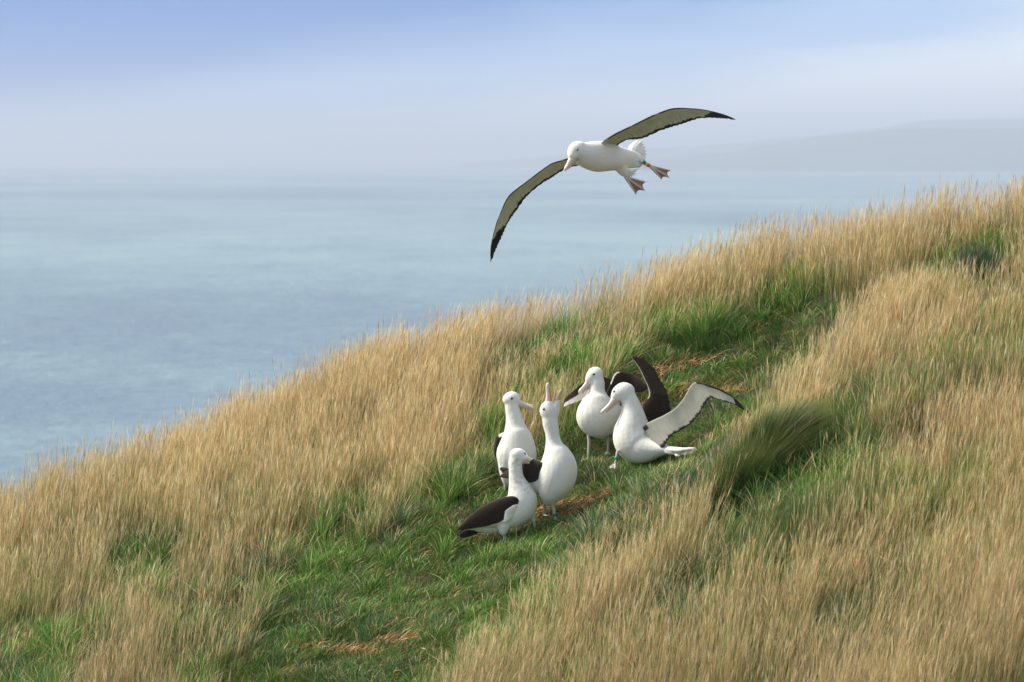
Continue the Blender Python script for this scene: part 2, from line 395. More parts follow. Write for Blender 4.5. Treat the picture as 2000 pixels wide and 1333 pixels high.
# 1. tall dry flowering grass, in tufts
def tall_grass():
    x, y, z, px, py = scatter(88)
    path, gr, bare = masks(x, y, px, py)
    keep = RNG.uniform(0, 1, len(x)) < (1 - np.clip(ell(px, py, SHORT), 0, 1)) * (1 - path) ** 2 * (1 - 0.85 * gr) * np.clip(0.15 + 1.5 * fbm(x, y, 0.75, 75) + np.clip(1 - (np.interp(x, cx, cy) - y) / 1.6, 0, 1), 0, 1)
    x, y, px, py, gr = x[keep], y[keep], px[keep], py[keep], gr[keep]
    low = np.clip(ell(px, py, LOW), 0, 1)
    per = (RNG.integers(16, 40, len(x)) * (1 - 0.45 * np.clip((py - 960) / 120, 0, 1) * np.clip((1000 - px) / 200, 0, 1) - 0.3 * gr)).astype(int) + 2; idx = np.repeat(np.arange(len(x)), per); n = len(idx)
    r = RNG.normal(0, 0.06, (n, 2)); X = x[idx] + r[:, 0]; Y = y[idx] + r[:, 1]
    P = np.stack([X, Y, ground_z(X, Y) - 0.01], 1)
    tuft_h = height_field(px, py, x, y) * RNG.uniform(0.75, 1.12, len(x)) * (1 - 0.42 * gr) * (1 - 0.55 * low)
    tuft_h = cap(px, py, tuft_h)
    h = tuft_h[idx] * RNG.uniform(0.55, 1.2, n)
    lean = wind(X, Y) + r * 1.2 + RNG.normal(0, 0.05, (n, 2)) + (RNG.uniform(0, 1, (n, 1)) < 0.05) * RNG.normal(0, 0.45, (n, 2)) + RNG.normal(0, 0.06, (len(x), 2))[idx]
    pinkness = np.clip((py[idx] - 1000) / 600 + (fbm(X, Y, 1.5, 81) - 0.5) * 1.6, 0, 1)[:, None]
    ct = pick(STRAW, n) * (1 - pinkness) + pick(STRAW_PINK, n) * pinkness
    tone = RNG.uniform(0.78, 1.12, len(x))[idx][:, None] * RNG.uniform(0.75, 1.15, (n, 1))
    ct = ct * tone
    og = np.clip(0.75 * ell(px[idx], py[idx], OLV) + 0.16 * np.clip((py[idx] - 900) / 150, 0, 1) + 0.5 * (fbm(X, Y, 0.8, 83) - 0.55), 0.02, 0.6)
    ol = (RNG.uniform(0, 1, n) < og)[:, None]
    ct = np.where(ol, pick([(0.34, 0.35, 0.12), (0.26, 0.30, 0.09), (0.42, 0.40, 0.16), (0.20, 0.25, 0.07)], n), ct)
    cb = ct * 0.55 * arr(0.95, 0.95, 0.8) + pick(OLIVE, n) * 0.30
    bend = RNG.uniform(0.3, 0.9, n)
    wd = RNG.uniform(0.0018, 0.0034, n)
    parts = [blades(P, h, lean, bend, wd, cb, ct, 4, 0.6)]
    # seed heads: thin drooping sprays near the top of most stems
    s = np.nonzero(RNG.uniform(0, 1, n) < 0.55)[0]
    for k in range(2):
        t = RNG.uniform(0.70, 0.92, len(s))
        off = lean[s] * (t * (1 - bend[s]) + bend[s] * t * t)[:, None] * h[s][:, None]
        up = (t - 0.38 * np.clip(np.hypot(lean[s, 0], lean[s, 1]), 0, 1.2) * bend[s] * t * t) * h[s]
        Q = P[s] + np.concatenate([off, up[:, None]], 1)
        ln = RNG.uniform(0.06, 0.13, len(s))
        parts.append(blades(Q, ln, lean[s] * 1.1 + RNG.normal(0, 0.08, (len(s), 2)), np.full(len(s), 0.5), RNG.uniform(0.002, 0.0055, len(s)),
                            ct[s] * 1.02, np.clip(ct[s] * 1.12, 0, 0.9), 2, profile=[0.35, 1.0, 0]))
    # leafy skirt of each tuft
    per = RNG.integers(8, 16, len(x)); idx = np.repeat(np.arange(len(x)), per); n = len(idx)
    r = RNG.normal(0, 0.05, (n, 2)); X = x[idx] + r[:, 0]; Y = y[idx] + r[:, 1]
    P = np.stack([X, Y, ground_z(X, Y) - 0.01], 1)
    g = np.clip(0.35 * np.clip((py[idx] - 960) / 120, 0, 1) + 0.42 * np.clip((px[idx] - 1350) / 200, 0, 1) + gr[idx] * 0.9 + (fbm(X, Y, 0.8, 85) - 0.34) * 1.5, 0, 1)[:, None]
    c = pick(OLIVE, n) * g + pick(STRAW_PINK, n) * (1 - g) * 0.85
    parts.append(blades(P, tuft_h[idx] * RNG.uniform(0.35, 0.72, n) * (1 + 0.22 * np.clip((px[idx] - 1350) / 200, 0, 1)), wind(X, Y) + r * 5 + RNG.normal(0, 0.22, (n, 2)), RNG.uniform(0.5, 1, n),
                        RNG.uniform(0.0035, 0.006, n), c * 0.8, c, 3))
    V, f, t, c = merge(parts)
    o = link('tall_dry_grass', np_mesh('tall_dry_grass', V, f, t, c), blade_mat('dry_blade', 0.5, 0.6))
    tag(o, 'tall straw coloured flowering grass covering the slope up to its crest', 'grass', kind='stuff')
    return len(t)

# 2. medium arching green grass between the dry tufts
def green_tufts():
    x, y, z, px, py = scatter(48, beyond=0.2)
    path, gr, bare = masks(x, y, px, py)
    edge = np.clip(1 - np.abs(path - 0.5) * 2, 0, 1)
    lush = ell(px, py, LUSH)
    pr = np.clip(gr * 1.0 + edge * 0.8 + 0.16 + 0.75 * path * (fbm(x, y, 0.4, 77) > 0.47), 0, 1) * (1 - np.clip(ell(px, py, SHORT), 0, 1)) * (1 - 0.35 * np.clip(path * 1.3 - 0.3, 0, 1)) * (1 - 0.8 * bare * path) + lush * 0.8
    keep = RNG.uniform(0, 1, len(x)) < pr
    x, y, px, py, gr, path = x[keep], y[keep], px[keep], py[keep], gr[keep], path[keep]
    per = RNG.integers(44, 95, len(x)); idx = np.repeat(np.arange(len(x)), per); n = len(idx)
    r = RNG.normal(0, 0.05, (n, 2)); X = x[idx] + r[:, 0]; Y = y[idx] + r[:, 1]
    P = np.stack([X, Y, ground_z(X, Y) - 0.01], 1)
    th = RNG.uniform(0.18, 0.40, len(x)) * (1 - 0.60 * path) * (0.7 + 0.6 * fbm(x, y, 0.3, 88)) * (1 + 0.9 * ell(px, py, LUSH))
    th = cap(px, py, th)
    h = th[idx] * RNG.uniform(0.6, 1.15, n)
    lean = wind(X, Y) * 1.3 + r * 10 + RNG.normal(0, 0.16, (n, 2))
    blue = (fbm(x, y, 1.2, 91) + RNG.normal(0, 0.1, len(x)) > 0.53)[idx][:, None]
    c = np.where(blue, pick(BLUEGREEN, n), pick(GREEN, n)) * RNG.uniform(0.55, 1.35, len(x))[idx][:, None]
    dry = (RNG.uniform(0, 1, n) < 0.13)[:, None]
    c = np.where(dry, pick(STRAW_PINK, n), c)
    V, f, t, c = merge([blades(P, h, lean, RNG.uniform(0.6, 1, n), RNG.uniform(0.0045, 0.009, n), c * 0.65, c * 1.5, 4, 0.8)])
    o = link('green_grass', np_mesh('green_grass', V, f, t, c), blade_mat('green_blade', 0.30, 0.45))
    tag(o, 'arching green grass leaves along the path edges and between dry tufts', 'grass', kind='stuff')
    return len(t)

# 3. short turf of the trodden path
def turf():
    x, y, z, px, py = scatter(5200, beyond=0.0)
    path, gr, bare = masks(x, y, px, py)
    keep = RNG.uniform(0, 1, len(x)) < path * (1 - 0.93 * bare) * (0.6 + 0.5 * fbm(x, y, 0.2, 95)) + 0.03 + 0.30 * gr * (1 - path)
    x, y, z, path, bare = x[keep], y[keep], z[keep], path[keep], bare[keep]; n = len(x)
    h = RNG.uniform(0.04, 0.10, n) * (0.35 + 1.4 * fbm(x, y, 0.28, 96))
    c = pick(GREEN, n) * (0.30 + 0.95 * fbm(x, y, 0.35, 97))[:, None]
    dry = (RNG.uniform(0, 1, n) < 0.10 + 0.25 * bare)[:, None]
    c = np.where(dry, pick(LITTER, n), c)
    flow = np.stack([fbm(x, y, 0.4, 98) - 0.5, fbm(x, y, 0.4, 99) - 0.5], 1) * 3.2
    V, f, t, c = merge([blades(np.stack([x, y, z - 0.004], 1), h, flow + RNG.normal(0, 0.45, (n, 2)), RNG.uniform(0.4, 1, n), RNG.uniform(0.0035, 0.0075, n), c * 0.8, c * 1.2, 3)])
    o = link('turf', np_mesh('turf', V, f, t, c), blade_mat('turf_blade', 0.28, 0.45))
    tag(o, 'short bright green turf on the trodden path', 'grass', kind='stuff')
    return len(t)

# 4. flattened dead straw lying on the worn spots
def litter():
    x, y, z, px, py = scatter(2600, beyond=-0.3)
    path, gr, bare = masks(x, y, px, py)
    keep = RNG.uniform(0, 1, len(x)) < bare * np.clip(path * 1.4, 0, 1) + 0.035 * path
    x, y, z = x[keep], y[keep], z[keep]; n = len(x)
    a = RNG.normal(0.3, 0.8, n) + (RNG.uniform(0, 1, n) < 0.5) * math.pi
    ln = RNG.uniform(0.05, 0.16, n); D = np.stack([np.cos(a), np.sin(a)], 1)
    c = pick(LITTER, n)
    x1, y1 = x + D[:, 0] * ln, y + D[:, 1] * ln
    z1 = ground_z(x1, y1) + RNG.uniform(0.005, 0.03, n)
    p0 = np.stack([x, y, z + RNG.uniform(0.004, 0.02, n)], 1); p1 = np.stack([x1, y1, z1], 1); pm = (p0 + p1) / 2 + arr(0, 0, 0.012)
    s = np.stack([-D[:, 1], D[:, 0], RNG.uniform(0.3, 1.2, n)], 1); s /= np.linalg.norm(s, axis=1)[:, None]; s *= RNG.uniform(0.0018, 0.0035, (n, 1))
    V = np.stack([p0 - s, p0 + s, pm - s, pm + s, p1], 1).reshape(-1, 3)
    f = (np.arange(n) * 5)[:, None] + np.array([0, 1, 3, 2, 2, 3, 4])[None]
    o = link('straw_litter', np_mesh('straw_litter', V, f.ravel(), np.tile(np.array([4, 3]), n), np.repeat(c, 5, axis=0)), blade_mat('litter', 0.1, 0.8))
    tag(o, 'flattened orange brown dead grass on worn patches of the path', 'dead grass', kind='stuff')

tall_grass(); green_tufts(); turf(); litter()

# big single clumps one can point at
def clump(name, px, py, rx, ry, n, hmin, hmax, pal_b, pal_t, splay, lean0, label, wmin=0.002, wmax=0.004, mound=0.0, cat='grass clump', rot=0.0, bend=(0.5, 1)):
    c = ground_hit(px, py)
    a = RNG.uniform(0, 2 * math.pi, n); q = np.sqrt(RNG.uniform(0, 1, n)) * (0.75 + 0.5 * fbm(np.cos(a) * 0.5, np.sin(a) * 0.5, 0.25, int(px)))
    dx, dy = np.cos(a) * q, np.sin(a) * q
    cr, sr = math.cos(rot), math.sin(rot)
    ox, oy = dx * rx * cr - dy * ry * sr, dx * rx * sr + dy * ry * cr
    X, Y = c.x + ox, c.y + oy
    Z = ground_z(X, Y) - 0.015 + mound * (1 - q * q)
    lean = np.stack([dx * cr - dy * sr, dx * sr + dy * cr], 1) * splay + np.array(lean0) + RNG.normal(0, 0.10, (n, 2))
    h = RNG.uniform(hmin, hmax, n) * (1 - 0.2 * q) * (0.7 + 0.6 * fbm(X, Y, 0.14, 7))
    sel = fbm(X, Y, 0.12, 5)[:, None]
    cb = pick(pal_b, n, 0.2) * (0.8 + 0.4 * sel); ct = pick(pal_t, n, 0.2)
    P = np.stack([X - c.x, Y - c.y, Z - c.z], 1)
    V, f, t, col = blades(P, h, lean, RNG.uniform(bend[0], bend[1], n), RNG.uniform(wmin, wmax, n), cb, ct, 6, 0.85)
    # green for most of the length, coloured tips only
    k = 13; tt = np.array([i // 2 / 6 for i in range(12)] + [1.0]); m_ = np.clip((tt - 0.66) / 0.34, 0, 1)
    col = (cb[:, None, :] * (1 - m_)[None, :, None] + ct[:, None, :] * m_[None, :, None]).reshape(-1, 3)
    o = link(name, np_mesh(name, V, f, t, col), blade_mat(name + '_blade', 0.22, 0.4))
    o.location = c; tag(o, label, cat)
    return o
DG = [(0.022, 0.062, 0.014), (0.034, 0.088, 0.020), (0.016, 0.042, 0.012)]
_a, _b = ground_hit(1440, 985), ground_hit(1560, 880)
clump('tussock', 1490, 940, (_b - _a).length * 0.56, 0.19, 12000, 0.44, 0.68, DG, [(0.26, 0.30, 0.06), (0.46, 0.40, 0.12), (0.10, 0.18, 0.04)], 0.36, (0.32, 0.10),
      'large dark green tussock with yellow tips right of the wing-spreading bird', 0.002, 0.0038, 0.06, 'tussock', math.atan2(_b.y - _a.y, _b.x - _a.x), (0.7, 1.3))
GY = [(0.11, 0.17, 0.055), (0.15, 0.20, 0.07), (0.09, 0.15, 0.06)]
clump('tussock', 1740, 815, 0.42, 0.20, 1500, 0.30, 0.56, GY, [(0.30, 0.28, 0.10), (0.2, 0.24, 0.09)], 0.6, (0.05, 0.02),
      'soft pale green tussock just up the slope behind the large dark tussock', 0.002, 0.0035, 0.04, 'tussock', 0.3)
clump('tussock', 1985, 790, 0.30, 0.22, 1700, 0.35, 0.62, GY, [(0.26, 0.26, 0.10), (0.2, 0.24, 0.09)], 0.6, (-0.02, 0.02),
      'grey green tussock at the right edge of the photo among dry grass', 0.002, 0.0035, 0.04, 'tussock')
clump('tussock', 1575, 1065, 0.50, 0.20, 2000, 0.32, 0.55, GY, [(0.30, 0.28, 0.10), (0.2, 0.24, 0.09)], 0.6, (0.1, 0.0),
      'soft olive green tussock below the large dark tussock', 0.002, 0.0035, 0.04, 'tussock', 0.4)
clump('leafy_clump', 262, 1100, 0.10, 0.10, 240, 0.22, 0.36, [(0.06, 0.17, 0.03)], [(0.13, 0.27, 0.06), (0.10, 0.22, 0.05)], 0.75, (0.05, 0),
      'bright green broad leaved clump among dry grass at the lower left', 0.008, 0.013, 0, 'grass clump')
clump('leafy_clump', 225, 1108, 0.06, 0.06, 90, 0.15, 0.26, [(0.06, 0.17, 0.03)], [(0.13, 0.27, 0.06), (0.10, 0.22, 0.05)], 0.75, (-0.05, 0),
      'smaller green broad leaved clump left of the brighter one at lower left', 0.007, 0.011, 0, 'grass clump')
clump('leafy_clump', 1385, 660, 0.32, 0.20, 900, 0.12, 0.36, [(0.06, 0.15, 0.03), (0.11, 0.18, 0.05)], [(0.18, 0.30, 0.07), (0.30, 0.30, 0.12)], 1.1, (0.0, 0),
      'dark green leafy clump above the upper end of the path', 0.004, 0.008, 0.03, 'grass clump')
clump('leafy_clump', 1905, 560, 0.20, 0.15, 900, 0.28, 0.48, [(0.05, 0.09, 0.05)], [(0.11, 0.16, 0.09), (0.08, 0.13, 0.07)], 0.4, (0.02, 0),
      'dark grey green upright clump near the crest at the upper right', 0.004, 0.008, 0.02, 'grass clump')
clump('leafy_clump', 1130, 725, 0.25, 0.12, 1300, 0.14, 0.28, [(0.05, 0.13, 0.03)], [(0.14, 0.24, 0.07), (0.09, 0.18, 0.05)], 0.7, (0.0, 0),
      'green leafy clump below the crest, up the slope from the group of birds', 0.004, 0.008, 0.02, 'grass clump')
clump('seeding_stems', 1008, 1072, 0.07, 0.05, 14, 0.16, 0.30, [(0.45, 0.45, 0.22)], [(0.80, 0.76, 0.45)], 0.4, (0.02, 0),
      'few pale yellow seeding stems in front of the nearest bird', 0.004, 0.007, 0, 'grass stems')
clump('seeding_stems', 1215, 1075, 0.10, 0.06, 10, 0.35, 0.60, [(0.45, 0.42, 0.22)], [(0.78, 0.66, 0.42)], 0.35, (-0.25, 0),
      'thin pale stems leaning over the green grass below the wing-spreading bird', 0.003, 0.005, 0, 'grass stems')
clump('dry_clump', 1155, 1165, 0.13, 0.10, 420, 0.16, 0.30, [(0.22, 0.17, 0.09)], [(0.50, 0.37, 0.24), (0.42, 0.30, 0.19)], 0.8, (0.0, 0),
      'withered brownish clump on the right side of the path below the birds', 0.003, 0.006, 0.01, 'grass clump')

#BIRDS
# ------------------------------------------------------------------ birds
K = 230.0   # photo pixels per metre at 30 m
def attr_mat(name, rough=0.7, bump=0.0, bscale=120.0, stretch=(1, 1, 1), spec=0.2, sheen=0.0, sss=0.0):
    m, N, L = new_mat(name)
    out = N.new('ShaderNodeOutputMaterial'); p = N.new('ShaderNodeBsdfPrincipled')
    at = N.new('ShaderNodeVertexColor'); at.layer_name = 'Col'
    p.inputs['Roughness'].default_value = rough; p.inputs['Specular IOR Level'].default_value = spec
    p.inputs['Sheen Weight'].default_value = sheen
    if sss: p.inputs['Subsurface Weight'].default_value = sss; p.inputs['Subsurface Scale'].default_value = 0.01
    tc = N.new('ShaderNodeTexCoord'); mp = N.new('ShaderNodeMapping'); mp.inputs['Scale'].default_value = stretch
    n = N.new('ShaderNodeTexNoise'); n.inputs['Scale'].default_value = bscale; n.inputs['Detail'].default_value = 4
    L.new(tc.outputs['Object'], mp.inputs['Vector']); L.new(mp.outputs[0], n.inputs['Vector'])
    mr = N.new('ShaderNodeMapRange'); mr.inputs['To Min'].default_value = 0.88; mr.inputs['To Max'].default_value = 1.08
    L.new(n.outputs['Fac'], mr.inputs['Value'])
    mx = N.new('ShaderNodeVectorMath'); mx.operation = 'SCALE'; L.new(at.outputs[0], mx.inputs[0]); L.new(mr.outputs[0], mx.inputs['Scale'])
    L.new(mx.outputs[0], p.inputs['Base Color'])
    if bump:
        b = N.new('ShaderNodeBump'); b.inputs['Distance'].default_value = bump; L.new(n.outputs['Fac'], b.inputs['Height']); L.new(b.outputs[0], p.inputs['Normal'])
    L.new(p.outputs[0], out.inputs[0])
    return m
PLUM = attr_mat('plumage', 0.85, 0.002, 110, (1, 1, 0.4), 0.12, 0.25)
HORN = attr_mat('horn', 0.35, 0.0006, 150, spec=0.5)
EYE = attr_mat('eye', 0.08, spec=0.8)
BAND = attr_mat('plastic_band', 0.35, spec=0.5)
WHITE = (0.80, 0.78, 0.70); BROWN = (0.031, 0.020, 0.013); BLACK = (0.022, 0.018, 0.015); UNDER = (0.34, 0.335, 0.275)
LEGC = (0.46, 0.44, 0.40); PINK = (0.76, 0.61, 0.50)

def catmull(P, sub):
    P = np.array(P, float); out = []
    for i in range(len(P) - 1):
        p0 = P[max(i - 1, 0)]; p1 = P[i]; p2 = P[i + 1]; p3 = P[min(i + 2, len(P) - 1)]
        for k in range(sub):
            t = k / sub
            out.append(0.5 * ((2 * p1) + (p2 - p0) * t + (2 * p0 - 5 * p1 + 4 * p2 - p3) * t * t + (3 * p1 - p0 - 3 * p2 + p3) * t ** 3))
    out.append(P[-1]); return np.array(out)

class Bird:
    def __init__(s, name, foot, Y=None):
        s.name = name
        if Y is None:
            h = ground_hit(*foot); s.Y = h.y; s.loc = h
        else:
            s.Y = Y; s.loc = Vector(((foot[0] - 1000) / F * Y, Y, -(foot[1] - HZ) / F * Y))
        s.V = []; s.Fc = []; s.C = []            # extra geometry joined to the body mesh
        s.root = bpy.data.objects.new(name, None); COL.objects.link(s.root); s.root.location = s.loc
        s.root.empty_display_size = 0.2
    def W(s, px, py, d=0.0):
        y = s.Y + d
        return np.array(((px - 1000) / F * y - s.loc.x, y - s.loc.y, -(py - HZ) / F * y - s.loc.z))
    def px(s, r): return r * s.Y / F
    # ---- tubes and lofts
    def loft(s, st, sub=6, seg=20):
        """st: (px, py, depth m, radius px in the picture plane, radius px in depth) -> verts, faces"""
        Q = catmull([[*s.W(a, b, c), s.px(r1), s.px(r2)] for a, b, c, r1, r2 in st], sub)
        c = Q[:, :3]; T = np.gradient(c, axis=0); T /= np.linalg.norm(T, axis=1)[:, None] + 1e-12
        V = []; Fc = []
        for i in range(len(c)):
            n1 = np.cross(T[i], (0, 1, 0)); n1 /= np.linalg.norm(n1) + 1e-9
            n2 = np.cross(n1, T[i])
            for k in range(seg):
                a = 2 * math.pi * k / seg
                V.append(c[i] + n1 * math.cos(a) * max(Q[i, 3], 1e-4) + n2 * math.sin(a) * max(Q[i, 4], 1e-4))
        m = len(c)
        for i in range(m - 1):
            for k in range(seg):
                Fc.append((i * seg + k, i * seg + (k + 1) % seg, (i + 1) * seg + (k + 1) % seg, (i + 1) * seg + k))
        Fc.append(tuple(range(seg))[::-1]); Fc.append(tuple((m - 1) * seg + k for k in range(seg)))
        return V, Fc
    def body(s, lofts, voxel=0.008, smooth=7, colfn=None):
        V = []; Fc = []
        for st in lofts:
            v, f = s.loft(st); o = len(V); V += v; Fc += [tuple(i + o for i in q) for q in f]
        me = bpy.data.meshes.new('tmp'); me.from_pydata([tuple(v) for v in V], [], Fc); me.update()
        bm = bmesh.new(); bm.from_mesh(me); bmesh.ops.recalc_face_normals(bm, faces=bm.faces); bm.to_mesh(me); bm.free()
        o = bpy.data.objects.new('tmp', me); COL.objects.link(o)
        m = o.modifiers.new('r', 'REMESH'); m.mode = 'VOXEL'; m.voxel_size = voxel
        m = o.modifiers.new('s', 'SMOOTH'); m.factor = 0.6; m.iterations = smooth
        dg = bpy.context.evaluated_depsgraph_get(); ev = o.evaluated_get(dg); em = ev.to_mesh()
        s.bv = [tuple(v.co) for v in em.vertices]; s.bf = [tuple(p.vertices) for p in em.polygons]
        ev.to_mesh_clear(); bpy.data.objects.remove(o)
        fx = []
        bmx = bpy.data.meshes.new('t2'); bmx.from_pydata(s.bv, [], s.bf); bmx.update()
        for v in bmx.vertices:
            c = Vector(v.co); q = 0.0012 * mnoise.noise(c * 11) + 0.0007 * mnoise.noise(c * 38) + 0.0009 * mnoise.noise(Vector((c.x * 90, c.y * 90, c.z * 40)))
            fx.append(tuple(c + v.normal * q))
        s.bv = fx; bpy.data.meshes.remove(bmx)
        s.bvh = BVHTree.FromPolygons(s.bv, s.bf)
        col = []
        for v in s.bv:
            n = mnoise.noise(Vector(v) * 9) * 0.025
            c = np.array(WHITE) + n
            q = max(0, mnoise.noise(Vector(v) * 7 + Vector((3, 1, 5)))); c = c * (np.array((1, 1, 1)) - q * np.array((.10, .12, .20)))
            if colfn: c = colfn(np.array(v), c)
            col.append(tuple(c))
        s.V += s.bv; s.C += col; s.Fc += s.bf
    def add(s, V, Fc, C):
        o = len(s.V); s.V += [tuple(v) for v in V]; s.Fc += [tuple(i + o for i in f) for f in Fc]
        s.C += [tuple(c) for c in C]
    def surf(s, px, py):
        """body surface point seen through a photo pixel"""
        a = s.W(px, py, -1.5); b = s.W(px, py, 1.5); d = Vector(b - a).normalized()
        h = s.bvh.ray_cast(Vector(a), d)
        return (np.array(h[0]), np.array(h[1])) if h[0] is not None else (s.W(px, py, 0), np.array((0, -1, 0)))
    # ---- wings: pairs of leading / trailing points
    def wing(s, st, face, colfn, nseg=20, sub=14, thick=0.012, jag=2.2, camber=0.05, jagn=1.0, seed=0, fc=0.28):
        """st: (lx, ly, ld, tx, ty, td); face 'under' / 'upper' = the side turned to the viewer; colfn(side, s, t, noise)"""
        Q = catmull([[*s.W(*a[:3]), *s.W(*a[3:6])] for a in st], sub)
        m = len(Q); rng = np.random.default_rng(seed + 3)
        Lp, Tp = Q[:, :3].copy(), Q[:, 3:].copy()
        ch = Tp - Lp; chl = np.linalg.norm(ch, axis=1)
        # ragged trailing edge: feathers end in saw teeth
        saw = []
        while len(saw) < m:
            q_ = int(rng.integers(4, 11)); saw += [k / q_ * rng.uniform(.5, 1.15) for k in range(q_)]
        saw = np.array(saw[:m])
        Tp = Tp + ch / (chl[:, None] + 1e-9) * (s.px(jag) * (saw - 0.5 + rng.uniform(-.25, .25, m)))[:, None]
        ch = Tp - Lp; chl = np.linalg.norm(ch, axis=1)
        mid = (Lp + Tp) / 2; sp = np.gradient(mid, axis=0)
        nrm = np.cross(sp, ch); nrm /= np.linalg.norm(nrm, axis=1)[:, None] + 1e-12
        tocam = -np.array(s.loc) - mid
        sg = np.sign(np.mean(np.sum(nrm * tocam, 1)[m // 4:3 * m // 4]))
        up = nrm * (sg if face == 'upper' else -sg)
        V = []; C = []; ts = [(k / nseg) for k in range(nseg + 1)]
        for side in (1, -1):
            for i in range(m):
                S = i / (m - 1)
                for t in ts:
                    th = thick * (1 - 0.75 * S) * (math.sqrt(max(t, 0)) * (1 - t) * 2.2 + 0.08)
                    cb = camber * chl[i] * math.sin(math.pi * t ** 0.8)
                    V.append(Lp[i] + ch[i] * t + up[i] * (cb + side * th * 0.5))
                    nn = mnoise.noise(Vector((S * 22 + seed, t * 3, side))) + 0.6 * mnoise.noise(Vector((S * 70 + seed, t * 5, side)))
                    c = np.array(colfn(side, S, t, nn), float)
                    c = c * (1 + 0.13 * nn)
                    # feather shafts on the flight feathers and rows of coverts
                    fr = saw[i]
                    if t > 0.5: c = c * (1 + fc * (fr - 0.6))
                    else:
                        row = (t * 9 + 0.5 * ((i // 4) % 2)) % 1
                        c = c * (1 + fc * 0.7 * (row - 0.6))
                    C.append(np.clip(c, 0.004, 0.9))
        w_ = nseg + 1; Fc = []; half = m * w_
        for i in range(m - 1):
            for k in range(nseg):
                a = i * w_ + k
                Fc.append((a, a + 1, a + w_ + 1, a + w_)); Fc.append((half + a, half + a + w_, half + a + w_ + 1, half + a + 1))
        for i in range(m - 1):
            a = i * w_; Fc.append((a, a + w_, half + a + w_, half + a)); a += nseg; Fc.append((a, half + a, half + a + w_, a + w_))
        a = (m - 1) * w_
        for k in range(nseg): Fc.append((a + k, a + k + 1, half + a + k + 1, half + a + k)); Fc.append((k + 1, k, half + k, half + k + 1))
        s.add(V, Fc, C)
    def blob(s, st, colfn, seg=18, sub=5):
        """closed soft solid joined to the body (folded wings, tail, thigh feathers)"""
        V, Fc = s.loft(st, sub, seg); C = []
        if seg > 12: V = [np.array(v) + 0.004 * np.array(mnoise.noise_vector(Vector(v) * 45)) for v in V]
        for v in V:
            n = mnoise.noise(Vector(v) * 30) + 0.5 * mnoise.noise(Vector(v) * 90)
            C.append(np.clip(np.array(colfn(v, n)) * (1 + 0.15 * n), 0.004, 0.9))
        s.add(V, Fc, C)
    def leg(s, hip, knee, ankle, toes, r=(3.6, 2.6, 2.4), web=LEGC):
        V, Fc = s.loft([(*hip, r[0], r[0]), (*[(a + b) / 2 for a, b in zip(hip, knee)], r[0] * .8, r[0] * .8), (*knee, r[1] * 1.25, r[1] * 1.25),
                        (*[(a + b) / 2 for a, b in zip(knee, ankle)], r[2], r[2]), (*ankle, r[2], r[2])], 4, 10)
        s.add(V, Fc, [LEGC] * len(V))
        s.foot(ankle, toes, web)
    def foot(s, ankle, toes, web=LEGC, tr=1.7):
        a = s.W(*ankle); T = [s.W(*t) for t in toes]
        for t in toes:
            V, Fc = s.loft([(*ankle, tr * 1.3, tr * 1.3), (*[(p + q) / 2 for p, q in zip(ankle, t)], tr, tr), (*t, tr * .5, tr * .5)], 3, 8)
            s.add(V, Fc, [tuple(min(1, c * 1.15) for c in LEGC)] * len(V))
        # webs, scalloped, with thickness
        for p, q in zip(T[:-1], T[1:]):
            n = np.cross(p - a, q - a); n = n / (np.linalg.norm(n) + 1e-9) * 0.0015
            V = []; k = 6
            for sg in (1, -1):
                V.append(a + n * sg)
                for j in range(k + 1):
                    u = j / k; e = p * (1 - u) + q * u
                    V.append(a + (e - a) * (1 - 0.13 * math.sin(math.pi * u)) + n * sg)
            h = k + 2; Fc = []
            for j in range(1, k + 1): Fc += [(0, j, j + 1), (h, h + j + 1, h + j), (j, h + j, h + j + 1, j + 1)]
            s.add(V, Fc, [web] * len(V))
    def part(s, name, V, Fc, C, mat, smooth=True):
        me = bpy.data.meshes.new(name); me.from_pydata([tuple(v) for v in V], [], [tuple(f) for f in Fc]); me.update()
        me.polygons.foreach_set('use_smooth', [smooth] * len(me.polygons))
        a = me.color_attributes.new('Col', 'FLOAT_COLOR', 'POINT')
        a.data.foreach_set('color', np.concatenate([np.array(C, float), np.ones((len(C), 1))], 1).ravel())
        bm = bmesh.new(); bm.from_mesh(me); bmesh.ops.recalc_face_normals(bm, faces=bm.faces); bm.to_mesh(me); bm.free()
        return link(name, me, mat, s.root)
    def bill(s, st, low=None, open_=False, tipc=(0.80, 0.62, 0.44)):
        """upper mandible along st; lower mandible below it"""
        V, Fc = s.loft(st, 6, 14); n = len(V) // 14; C = []
        for i in range(n):
            t = i / (n - 1)
            for k in range(14):
                c = np.array(PINK) * (1 - 0.0 * t); c = c * (1 - max(0, t - .75) * 4) + np.array(tipc) * max(0, t - .75) * 4
                C.append(c)
        st2 = [(p[0], p[1], p[2], p[3], p[4]) for p in st]
        s.part('upper_mandible', V, Fc, C, HORN)
        if low:
            V, Fc = s.loft(low, 6, 12); c0 = np.array(PINK) * (0.72, 0.70, 0.66)
            s.part('lower_mandible', V, Fc, [c0] * len(V), HORN)
    def ball(s, c, r, seg=12):
        V = []; Fc = []
        for i in range(seg // 2 + 1):
            a = math.pi * i / (seg // 2)
            for k in range(seg):
                b = 2 * math.pi * k / seg; V.append(np.array(c) + r * np.array((math.sin(a) * math.cos(b), math.sin(a) * math.sin(b), math.cos(a))))
        for i in range(seg // 2):
            for k in range(seg): Fc.append((i * seg + k, i * seg + (k + 1) % seg, (i + 1) * seg + (k + 1) % seg, (i + 1) * seg + k))
        return V, Fc
